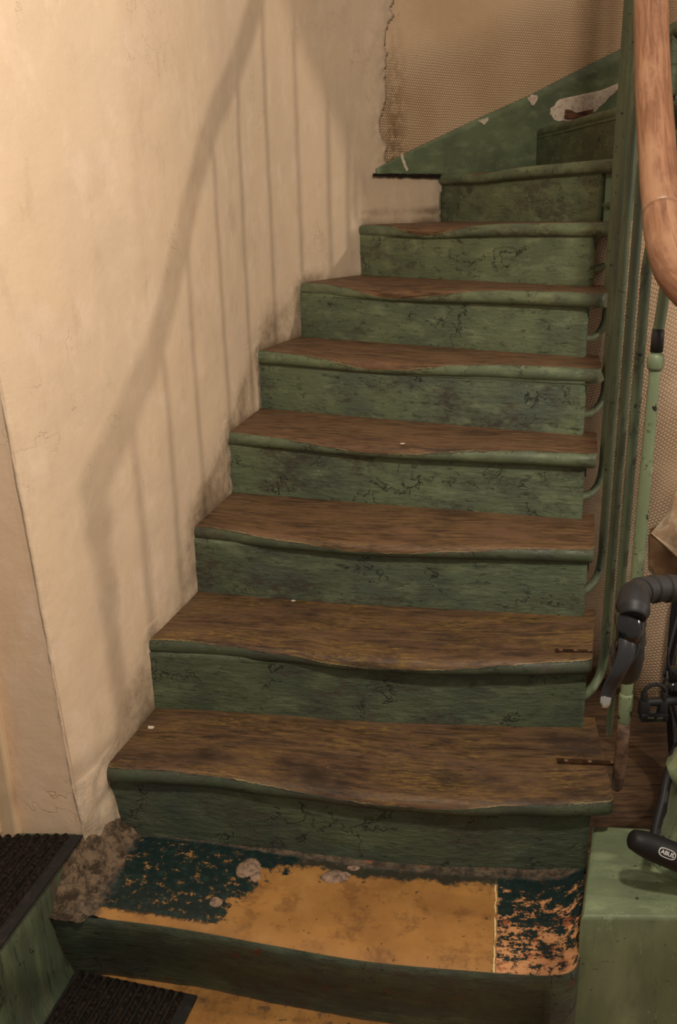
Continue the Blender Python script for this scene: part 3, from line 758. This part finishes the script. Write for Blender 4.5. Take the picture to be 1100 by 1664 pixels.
def rail_piece(name, pts, r0, u0):
    bm = bmesh.new(); seg = 24; L = 0; Ls = []
    for i, p in enumerate(pts):
        if i: L += (pts[i]-pts[i-1]).length
        Ls.append(L+u0)
    rr = [r0*(1+.03*nz(Ls[i]*9, 3)) for i in range(len(pts))]
    rings = tube(bm, pts, rr, seg)
    uvl = bm.loops.layers.uv.new('UVMap'); idx = {}
    for i, ring in enumerate(rings):
        for k_, v_ in enumerate(ring): idx[v_] = (Ls[i], k_)
    for f in bm.faces:
        ks = [idx[l.vert][1] for l in f.loops]; wrap = max(ks)-min(ks) > seg/2
        for l in f.loops:
            a, k_ = idx[l.vert]; k2 = k_+seg if (wrap and k_ < seg/2) else k_
            l[uvl].uv = (a, k2/seg*.21)
    return obj(name, bm, M_RAIL, None, True)
rail = rail_piece('handrail', railc[:cut+1], .0325, 0); setp(rail, ST)
low = railc[cut:]
subpart(rail_piece('handrail_end', low, .0335, 5), rail)
bm = bmesh.new(); p = railc[cut]; t = (railc[cut+1]-railc[cut-1]).normalized(); tube(bm, [p-t*.0012, p+t*.0012], [.0330, .0330], 24)
subpart(obj('joint_line', bm, M_GAP, None, True), rail)

# newel post, cast iron column
bm = bmesh.new(); NC = (.622, 1.372)
prof = [(.060, .250), (.061, .262), (.054, .275), (.050, .30), (.0415, .325), (.037, .345), (.037, .40), (.038, .418), (.046, .430), (.049, .442), (.046, .455), (.039, .462), (.037, .475), (.030, .486), (.027, .50), (.025, .535), (.026, .55), (.031, .556), (.032, .566), (.027, .574), (.026, .59), (.033, .597), (.036, .61), (.036, .64), (.030, .655), (.025, .67), (.024, .80), (.024, 1.05), (.028, 1.06), (.034, 1.075), (.028, 1.09), (.024, 1.10), (.024, 1.16), (.035, 1.18), (.040, 1.21), (.036, 1.235), (.02, 1.25)]
lathe(bm, NC, prof, 32)
newel = obj('newel_post', bm, M_NEWEL, ST, label='cast iron newel post in flaking pale green paint'); smooth_by_angle(newel, 40)
# strap irons let into the treads
n = NT('brown_iron'); M_STRAP = n.end(n.mix(n.ramp(n.noise(n.gen(), 60, 5), .4, .65), (.06, .028, .014), (.12, .06, .03)), .35, None, .6)
n = NT('screw_metal'); M_SCREW = n.end((.30, .19, .12), .4, None, .7)
def strap(a, b, z, w_, name='strap_iron'):
    a = Vector((*a, z)); b = Vector((*b, z)); d = (b-a).normalized(); s = Vector((-d.y, d.x, 0))*w_/2
    bm = bmesh.new(); lo = [bm.verts.new(q-Vector((0, 0, .002))) for q in (a-s, b-s*.75, b+s*.75, a+s)]; hi = [bm.verts.new(v.co+Vector((0, 0, .0055))) for v in lo]
    for i in range(4): bm.faces.new((lo[i], lo[(i+1) % 4], hi[(i+1) % 4], hi[i]))
    bm.faces.new(hi); bm.faces.new(lo[::-1])
    o = obj(name, bm, M_STRAP, ST)
    for t in (.15, .55, .93):
        c = a.lerp(b, t); bm = bmesh.new(); lathe(bm, (c.x, c.y), [(.0045, z+.003), (.0045, z+.0045), (.003, z+.0052)], 12)
        subpart(obj('screw', bm, M_SCREW, None), o)
strap((.429, 1.562), (.545, 1.548), .3405, .014); strap((.452, 1.714), (.528, 1.706), .5095, .010)

# ---------------- door mats ----------------
n = NT('coir_pile'); v = n.gen(); M_COIR = n.end(n.mix(n.ramp(n.noise(v, 150, 5, .75), .4, .68), (.012, .008, .006), (.060, .042, .030)), .95, n.bump(n.noise(v, 260, 5, .8), 1., .006), spec=.1)
n = NT('black_rubber'); v = n.gen(); M_RUB = n.end(n.mix(n.ramp(n.noise(v, 60, 4), .5, .7), (.008, .006, .005), (.022, .016, .012)), .7, n.bump(n.noise(v, 80, 4), .3, .002))
def mat_(label, c, ex, ey, nr, z, loc, back, skew=0):
    """c = back right corner; ex = unit direction to the left; ey = unit direction to the front; sizes nr ribs"""
    root = thing('door_mat', label, 'door mat', loc, None)
    ex = Vector((*ex, 0)); ey = Vector((*ey, 0)); c = Vector((*c, 0)); P_, RW = .0188, .0118; Wd = nr*P_+.03; Lg = back
    def slab(pts, z0, z1):
        bm = bmesh.new(); lo = [bm.verts.new((p.x, p.y, z0)) for p in pts]; hi = [bm.verts.new((p.x, p.y, z1)) for p in pts]; k = len(pts)
        for i in range(k): bm.faces.new((lo[i], lo[(i+1) % k], hi[(i+1) % k], hi[i]))
        bm.faces.new(hi); bm.faces.new(lo[::-1]); bmesh.ops.recalc_face_normals(bm, faces=bm.faces[:]); return bm
    o = obj('rubber_backing', slab([c, c+ex*Wd, c+ex*Wd+ey*Lg, c+ey*Lg], z, z+.006), M_RUB, root)
    for i in range(nr):
        a = c+ex*(.024+i*P_)+ey*.006; bm = bmesh.new(); N = 60
        rows = []
        for j in range(N+1):
            p = a+ey*((Lg-.012)*j/N); row = []
            for t, h in ((0, .0055), (.12, .0125), (.5, .0145), (.88, .0125), (1, .0055)):
                q = p+ex*(RW*t+.0006*nz(j*.9, t*3, i)); row.append(bm.verts.new((q.x, q.y, z+h+.0012*nz(j*1.3, t*5, i*2)*(1 if h > .01 else 0))))
            rows.append(row)
        for r0, r1 in zip(rows[:-1], rows[1:]):
            for m_ in range(4): bm.faces.new((r0[m_], r0[m_+1], r1[m_+1], r1[m_]))
        bm.faces.new(rows[0]); bm.faces.new(rows[-1][::-1]); bmesh.ops.recalc_face_normals(bm, faces=bm.faces[:])
        obj('pile_rib', bm, M_COIR, root, True)
    return root
mat_('dark ribbed door mat on the raised landing at the left', (-.5165, 1.477), (-.9995, .03), (-.222, -.975), 28, .2525, (-.75, 1.2, .2525), .75)
mat_('dark ribbed door mat on the ochre floor below the bottom step', (-.289, 1.324), (-.965, .262), (-.262, -.965), 12, .003, (-.42, 1.1, .003), .70)

# ---------------- loose chips ----------------
n = NT('chip_white'); M_CHIP = n.end((.68, .60, .47), .8)
def chip(label, x, y_, z, r, seed):
    bm = bmesh.new(); vs_ = []
    for i in range(8):
        a = 2*PI*i/8; q = r*(1+.5*nz(i*1.7, seed)); vs_.append(bm.verts.new((x+q*math.cos(a)*1.2, y_+q*math.sin(a)*.8, z+.001+.001*nz(i, seed))))
    f = bm.faces.new(vs_); r_ = bmesh.ops.extrude_face_region(bm, geom=[f])
    for g in r_['geom']:
        if isinstance(g, bmesh.types.BMVert): g.co.z += .0015
    o = obj('paint_chip', bm, M_CHIP); o['label'] = label; o['category'] = 'paint chip'; return o
chip('small cream paint flake lying near the wall on the lowest wooden tread', -.423, 1.726, .340, .007, 1)
chip('tiny cream paint flake on the second wooden tread', -.115, 2.005, .510, .0045, 2)
chip('tiny pale paint flake at the middle of the fourth wooden tread', .165, 2.20, .846, .0045, 3)

# ---------------- torn wall covering ----------------
n = NT('paper_back'); M_PAPER = n.end(n.mix(n.ramp(n.noise(n.gen(), 30, 5), .4, .6), (.66, .50, .34), (.50, .33, .2)), .85, n.bump(n.noise(n.gen(), 70, 5), .5, .003))
n = NT('bare_brown_plaster'); M_BPL = n.end(n.mix(n.ramp(n.noise(n.gen(), 16, 6), .4, .65), (.17, .085, .035), (.26, .15, .075)), .85)
def wquad(name, pts, mat, off, z_curl=0):
    bm = bmesh.new(); vs_ = []
    for i, (x, z) in enumerate(pts):
        yw = 2.335-(x-.93)*.32 if x > .93 else 2.335+(.93-x)*.6
        vs_.append(bm.verts.new((x, yw-off-(z_curl if i in (2, 3) else 0), z)))
    f = bm.faces.new(vs_); bmesh.ops.triangulate(bm, faces=[f]); bmesh.ops.solidify(bm, geom=bm.faces[:], thickness=.002)
    o = obj(name, bm, mat); o.parent = wright; return o
wquad('exposed_plaster', [(.868, .545), (.90, .57), (1.05, .60), (1.05, .44), (.95, .41), (.90, .405), (.875, .44)], M_BPL, .010)
wquad('torn_flap', [(.868, .535), (.893, .56), (.905, .60), (.912, .67), (.96, .70), (1.05, .60), (1.05, .43), (.955, .455), (.90, .51)], M_PAPER, .020, .012)

# ---------------- unseen panel added at the right, cut to shade the back wall ----------------
bm = bmesh.new(); P = [(3.9, 1.2), (2.45, 1.3), (2.16, 1.75), (2.12, 1.82), (2.04, 1.97), (1.82, 2.19), (1.6, 2.42), (1.3, 2.72), (1.1, 3.0), (3.9, 3.0)]
f = bm.faces.new([bm.verts.new((1.8, a, b)) for a, b in P]); bmesh.ops.triangulate(bm, faces=[f]); bmesh.ops.solidify(bm, geom=bm.faces[:], thickness=.04)
obj('shadow_panel', bm, M_CASE, kind='structure')

# ---------------- bicycle ----------------
n = NT('bar_tape'); v = n.gen(); M_TAPE = n.end((.014, .012, .012), .65, n.bump(n.noise(v, 120, 4), .25, .001))
n = NT('black_gloss'); M_GLOSS = n.end((.010, .010, .011), .14)
n = NT('black_matt'); M_MATT = n.end((.012, .011, .012), .55, None, 0, .35)
n = NT('lever_grey'); M_LEV = n.end((.032, .032, .036), .30, None, .4)
n = NT('steel'); M_STEEL = n.end((.55, .52, .48), .28, None, 1.)
n = NT('frame_paint'); M_FRAME = n.end((.02, .02, .025), .25)
n = NT('tyre'); M_TYRE = n.end((.012, .012, .012), .75)
BK = thing('bicycle', 'black racing bicycle with taped drop handlebar parked beside the newel', 'bicycle', (.62, 1.15, 0))
def part(name, bm, mat, parent=BK, smooth=True, label=None):
    o = obj(name, bm, mat, None, False); setp(o, parent)
    if smooth: smooth_by_angle(o, 40)
    if label: o['label'] = label
    return o
# bike axes: fwd towards the camera, side to the picture's left (rider's right)
fwd = Vector((-.22, -.975, 0)).normalized(); sd = Vector((-.998, -.06, 0)).normalized()
def drop(sign):
    X = lambda x: .528-(.528-x)*sign
    top = [Vector((X(x), y, z)) for x, y, z in ((.528, .952, .983), (.45, .952, .983), (.40, .950, .984), (.365, .944, .987), (.340, .932, .990), (.325, .915, .990))]
    dn = [Vector((X(x), y, z)) for x, y, z in ((.317, .897, .982), (.316, .888, .962), (.318, .893, .932), (.324, .915, .902), (.334, .945, .884), (.345, .985, .876), (.351, 1.01, .875))]
    return top, dn
for sign in (1, -1):
    X = lambda x: .528-(.528-x)*sign
    top, dn = drop(sign); path = spline(top+dn, 6); bm = bmesh.new()
    fine = []; fr = []; L = 0
    for a, b in zip(path[:-1], path[1:]):
        for t in (0, .25, .5, .75):
            q = a.lerp(b, t)
            if fine: L += (q-fine[-1]).length
            fine.append(q); fr.append(.0148+.0018*((L/.0195) % 1.0))
    tube(bm, fine, fr, 18)
    bar = part('handlebar', bm, M_TAPE)
    W = lambda x, y, z: Vector((X(x), y, z))
    bm = bmesh.new(); hood = [W(.330, .922, .990), W(.322, .905, .996), W(.316, .888, .998), W(.311, .872, .993), W(.309, .866, .989)]
    tube(bm, spline(hood, 5), [.0155]*3+[.0165]*5+[.017]*8+[.0155, .015, .0145, .014, .0135], 18, ((0, 0, 1), 1.0))
    part('brake_hood', bm, M_MATT, bar)
    bm = bmesh.new(); q = W(.307, .868, .976)
    tube(bm, spline([q+Vector((0, .012, .012)), q, q+Vector((0, .002, -.014)), W(.302, .874, .944)], 5), [.012, .014, .0145, .0145, .0145, .0145, .014, .014, .0135, .013, .0125, .012, .0115, .011, .009, .007], 16)
    part('lever_body', bm, M_GLOSS, bar)
    bm = bmesh.new()
    lv = [W(.3035, .862, .964), W(.300, .853, .952), W(.293, .850, .934), W(.287, .853, .916), W(.283, .853, .902), W(.281, .850, .894)]
    tube(bm, spline(lv, 6), [.0095-.0030*sm(i/30)-(.003 if i > 28 else 0) for i in range(31)], 16, ((0, 1, 0), .5))
    lev = part('brake_lever', bm, M_LEV, bar)
    bm = bmesh.new(); tube(bm, [W(.2825, .8525, .902), W(.2812, .850, .896), W(.2806, .849, .8915)], [.0062, .006, .0035], 12, ((0, 1, 0), .6)); part('lever_tip', bm, M_STEEL, lev)
    bm = bmesh.new(); tube(bm, spline([W(.313, .868, .965), W(.314, .866, .950), W(.305, .862, .935)], 6), [.005]*6+[.0045]*5+[.003, .002], 12); part('shift_paddle', bm, M_GLOSS, bar)
# stem, head tube, fork, wheels, frame
BB = Vector((.742, 1.50, .275)); hub_f = Vector((.48, .77, .335)); hub_r = Vector((.80, 1.90, .335)); hub_r = BB-fwd*.41+Vector((0, 0, .06))
ht0 = Vector((.545, .985, .93)); ht1 = Vector((.530, .925, .76)); 
hub_f = Vector((.47, .70, .335))
bm = bmesh.new(); tube(bm, [Vector((.528, .962, .985)), ht0+Vector((0, .01, .035))], .016, 16); part('stem', bm, M_MATT)
bm = bmesh.new(); tube(bm, [ht0+Vector((0, .01, .05)), ht0, ht1], [.017, .020, .021], 18); part('head_tube', bm, M_FRAME)
sad = BB-fwd*.17+Vector((0, 0, .60))
bm = bmesh.new(); tube(bm, [ht0-Vector((0, 0, .02)), sad-Vector((0, 0, .06))], .015, 16); part('top_tube', bm, M_FRAME)
bm = bmesh.new(); tube(bm, [ht1, BB], .018, 16); part('down_tube', bm, M_FRAME)
bm = bmesh.new(); tube(bm, [BB, sad], .015, 16); part('seat_tube', bm, M_FRAME)
bm = bmesh.new(); tube(bm, [sad, sad+(sad-BB).normalized()*.14], .0135, 16); part('seat_post', bm, M_MATT)
sp = sad+(sad-BB).normalized()*.15
bm = bmesh.new(); tube(bm, spline([sp-fwd*.13, sp-fwd*.06+Vector((0, 0, .012)), sp+fwd*.04, sp+fwd*.13], 6), [.05, .066, .07, .07, .066, .06, .054, .046, .04, .034, .03, .026, .023, .021, .02, .019, .018, .017, .012], 16, ((0, 0, 1), .35)); part('saddle', bm, M_MATT)
for s_ in (1, -1):
    lat = Vector((-fwd.y, fwd.x, 0))*s_
    bm = bmesh.new(); tube(bm, spline([ht1-Vector((0, 0, .01)), ht1+lat*.035-Vector((0, 0, .05)), ht1.lerp(hub_f, .5)+lat*.045, hub_f+lat*.045], 5), .010, 12); part('fork_leg', bm, M_FRAME)
    bm = bmesh.new(); tube(bm, spline([BB+lat*.02, BB.lerp(hub_r, .5)+lat*.05, hub_r+lat*.06], 5), .009, 12); part('chain_stay', bm, M_FRAME)
    bm = bmesh.new(); tube(bm, spline([sad-Vector((0, 0, .06)), sad.lerp(hub_r, .5)+lat*.05, hub_r+lat*.06], 5), .008, 12); part('seat_stay', bm, M_FRAME)
def wheel(hub):
    rt = .335; pts = [hub+fwd*(rt-.012)*math.cos(a)+Vector((0, 0, (rt-.012)*math.sin(a))) for a in [2*PI*i/64 for i in range(65)]]
    bm = bmesh.new(); tube(bm, pts, .0125, 12, None, False); ty = part('wheel', bm, M_TYRE)
    pts = [hub+fwd*(rt-.030)*math.cos(a)+Vector((0, 0, (rt-.030)*math.sin(a))) for a in [2*PI*i/64 for i in range(65)]]
    bm = bmesh.new(); tube(bm, pts, .009, 8, None, False); part('rim', bm, M_MATT, ty)
    lat = Vector((-fwd.y, fwd.x, 0)); bm = bmesh.new(); tube(bm, [hub-lat*.05, hub+lat*.05], .018, 16); part('hub', bm, M_MATT, ty)
    bm = bmesh.new()
    for i in range(24):
        a = 2*PI*i/24; e = hub+fwd*.30*math.cos(a)+Vector((0, 0, .30*math.sin(a))); tube(bm, [hub+lat*.03*(1 if i % 2 else -1), e], .001, 5)
    o = part('spokes', bm, M_STEEL, ty)
wheel(hub_f); wheel(hub_r)
# crank, pedal on the near (picture left) side
lat = Vector((-.998, -.05, 0))
bm = bmesh.new()
ax = BB+lat*.055
for i in range(3): pass
ring = [ax+fwd*.085*math.cos(2*PI*i/48)+Vector((0, 0, .085*math.sin(2*PI*i/48))) for i in range(49)]
tube(bm, ring, .005, 6, None, False)
for i in range(5):
    a = 2*PI*i/5; tube(bm, [ax, ax+fwd*.083*math.cos(a)+Vector((0, 0, .083*math.sin(a)))], .006, 6)
part('chainring', bm, M_MATT)
PC = Vector((.672, 1.52, .497))
bm = bmesh.new(); tube(bm, [BB+lat*.065, PC+Vector((.003, 0, 0))], [.013, .010], 14); crank = part('crank_arm', bm, M_MATT)
bm = bmesh.new(); tube(bm, [PC+Vector((.006, 0, .002)), PC+Vector((-.070, 0, .0)), PC+Vector((-.093, 0, -.001))], [.0085, .0085, .0075], 14); ped = part('pedal', bm, M_MATT)
pc = PC+Vector((-.076, 0, 0)); bm = bmesh.new()
loop = [pc+Vector((.021*math.sin(a), -.002, .019+.020*math.cos(a))) for a in [2*PI*i/28 for i in range(29)]]
tube(bm, loop, .0042, 8, None, False)
box(bm, (pc.x-.024, pc.y-.008, pc.z-.008), (pc.x-.014, pc.y+.008, pc.z+.022), .002); box(bm, (pc.x+.014, pc.y-.008, pc.z-.008), (pc.x+.022, pc.y+.008, pc.z+.022), .002)
box(bm, (pc.x-.027, pc.y-.010, pc.z-.030), (pc.x-.008, pc.y+.010, pc.z+.004), .003); box(bm, (pc.x+.010, pc.y-.010, pc.z-.030), (pc.x+.026, pc.y+.010, pc.z+.004), .003)
part('pedal_cage', bm, M_MATT, ped)
bm = bmesh.new(); box(bm, (pc.x-.026, pc.y-.014, pc.z-.037), (pc.x+.026, pc.y+.010, pc.z-.020), .003); part('cleat_clamp', bm, M_GLOSS, ped)
bm = bmesh.new(); box(bm, (pc.x-.014, pc.y-.0152, pc.z-.028), (pc.x-.002, pc.y-.0135, pc.z-.0245), .0003); box(bm, (pc.x+.004, pc.y-.0152, pc.z-.029), (pc.x+.015, pc.y-.0135, pc.z-.0255), .0003); part('clamp_spring', bm, M_STEEL, ped)
# front derailleur with its cable stub
fd = Vector((.652, 1.56, .512)); bm = bmesh.new()
bmesh.ops.create_icosphere(bm, subdivisions=3, radius=.022, matrix=Matrix.Translation(fd+Vector((-.006, 0, -.008))))
box(bm, (fd.x-.018, fd.y-.012, fd.z), (fd.x+.03, fd.y+.012, fd.z+.035), .004)
tube(bm, [fd+Vector((-.018, 0, .03)), fd+Vector((-.023, 0, .078))], [.0035, .0015], 8); tube(bm, [fd, BB+Vector((0, .06, .2))], .010, 10)
part('front_derailleur', bm, M_GLOSS)

# ---------------- bicycle lock ----------------
n = NT('lock_sleeve'); M_LOCK = n.end((.009, .008, .009), .55, None, 0, .3)
n = NT('logo_white'); M_LOGO = n.end((.62, .60, .58), .5)
LK = thing('bicycle_lock', 'black shackle lock with oval logo hung round the foot of the newel', 'lock', (.57, 1.29, .35))
def lpart(name, bm, mat, parent=LK, smooth=True):
    o = obj(name, bm, mat, None, False); setp(o, parent)
    if smooth: smooth_by_angle(o, 40)
    return o
A = Vector((.487, 1.285, .372)); Bq = Vector((.735, 1.262, .262+.0)); dv = (Bq-A).normalized()
bm = bmesh.new(); pts = [A+dv*t for t in (0, .004, .018, .03, .05, .10, .15, .20, .225, .235, .24)]
tube(bm, pts, [.012, .017, .0205, .0225, .0235, .0238, .0235, .0225, .0205, .017, .012], 20); body = lpart('lock_body', bm, M_LOCK)
bm = bmesh.new()
s0 = A+dv*.042; s1 = A+dv*.20
tube(bm, spline([s0, s0+Vector((.012, .022, .026)), s0+Vector((.030, .05, .055)), s0+Vector((.052, .09, .085)), s0+Vector((.09, .145, .105)), s0+Vector((.14, .160, .10)), s0+Vector((.175, .13, .07)), s1+Vector((.03, .05, .045)), s1], 7), .0085, 14); lpart('shackle', bm, M_LOCK)
# oval badge with lettering on the front of the body
side = Vector((0, -1, 0)); nf = (side*.86+Vector((0, 0, .5))).normalized(); nf = (nf-dv*nf.dot(dv)).normalized(); upv = nf.cross(dv)*-1
if upv.z < 0: upv = -upv
bc = A+dv*.058+nf*.0232
def badge(a, b, h0, h1, hole=None):
    bm = bmesh.new(); N = 40; P = []
    def ring(a, b, h): return [bm.verts.new(bc+dv*(math.copysign(abs(math.cos(t))**.6, math.cos(t))*a)+upv*(math.copysign(abs(math.sin(t))**.8, math.sin(t))*b)+nf*h) for t in [2*PI*i/N for i in range(N)]]
    o1 = ring(a, b, h1); o0 = ring(a, b, h0)
    for i in range(N): bm.faces.new((o0[i], o0[(i+1) % N], o1[(i+1) % N], o1[i]))
    if hole:
        i1 = ring(hole[0], hole[1], h1); 
        for i in range(N): bm.faces.new((o1[i], o1[(i+1) % N], i1[(i+1) % N], i1[i]))
    else: bm.faces.new(o1)
    bmesh.ops.recalc_face_normals(bm, faces=bm.faces[:])
    return bm
lpart('badge', badge(.0158, .0078, -.003, .0006), M_LOGO, body, False)
lpart('badge_field', badge(.0142, .0064, -.003, .0010), M_LOCK, body, False)
tc = bpy.data.curves.new('lettering', 'FONT'); tc.body = 'ABUS'; tc.size = .0100; tc.extrude = .0003; tc.offset = .00015; tc.align_x = 'CENTER'; tc.align_y = 'CENTER'
to = bpy.data.objects.new('tmp', tc); COL.objects.link(to); bpy.context.view_layer.update()
me = bpy.data.meshes.new_from_object(to); bpy.data.objects.remove(to)
Mx = Matrix((dv, upv, nf)).transposed().to_4x4(); Mx.translation = bc+nf*.0013
me.transform(Mx); me.materials.clear(); me.materials.append(M_LOGO); o = bpy.data.objects.new('lettering', me); COL.objects.link(o); setp(o, body)
bpy.context.view_layer.update()
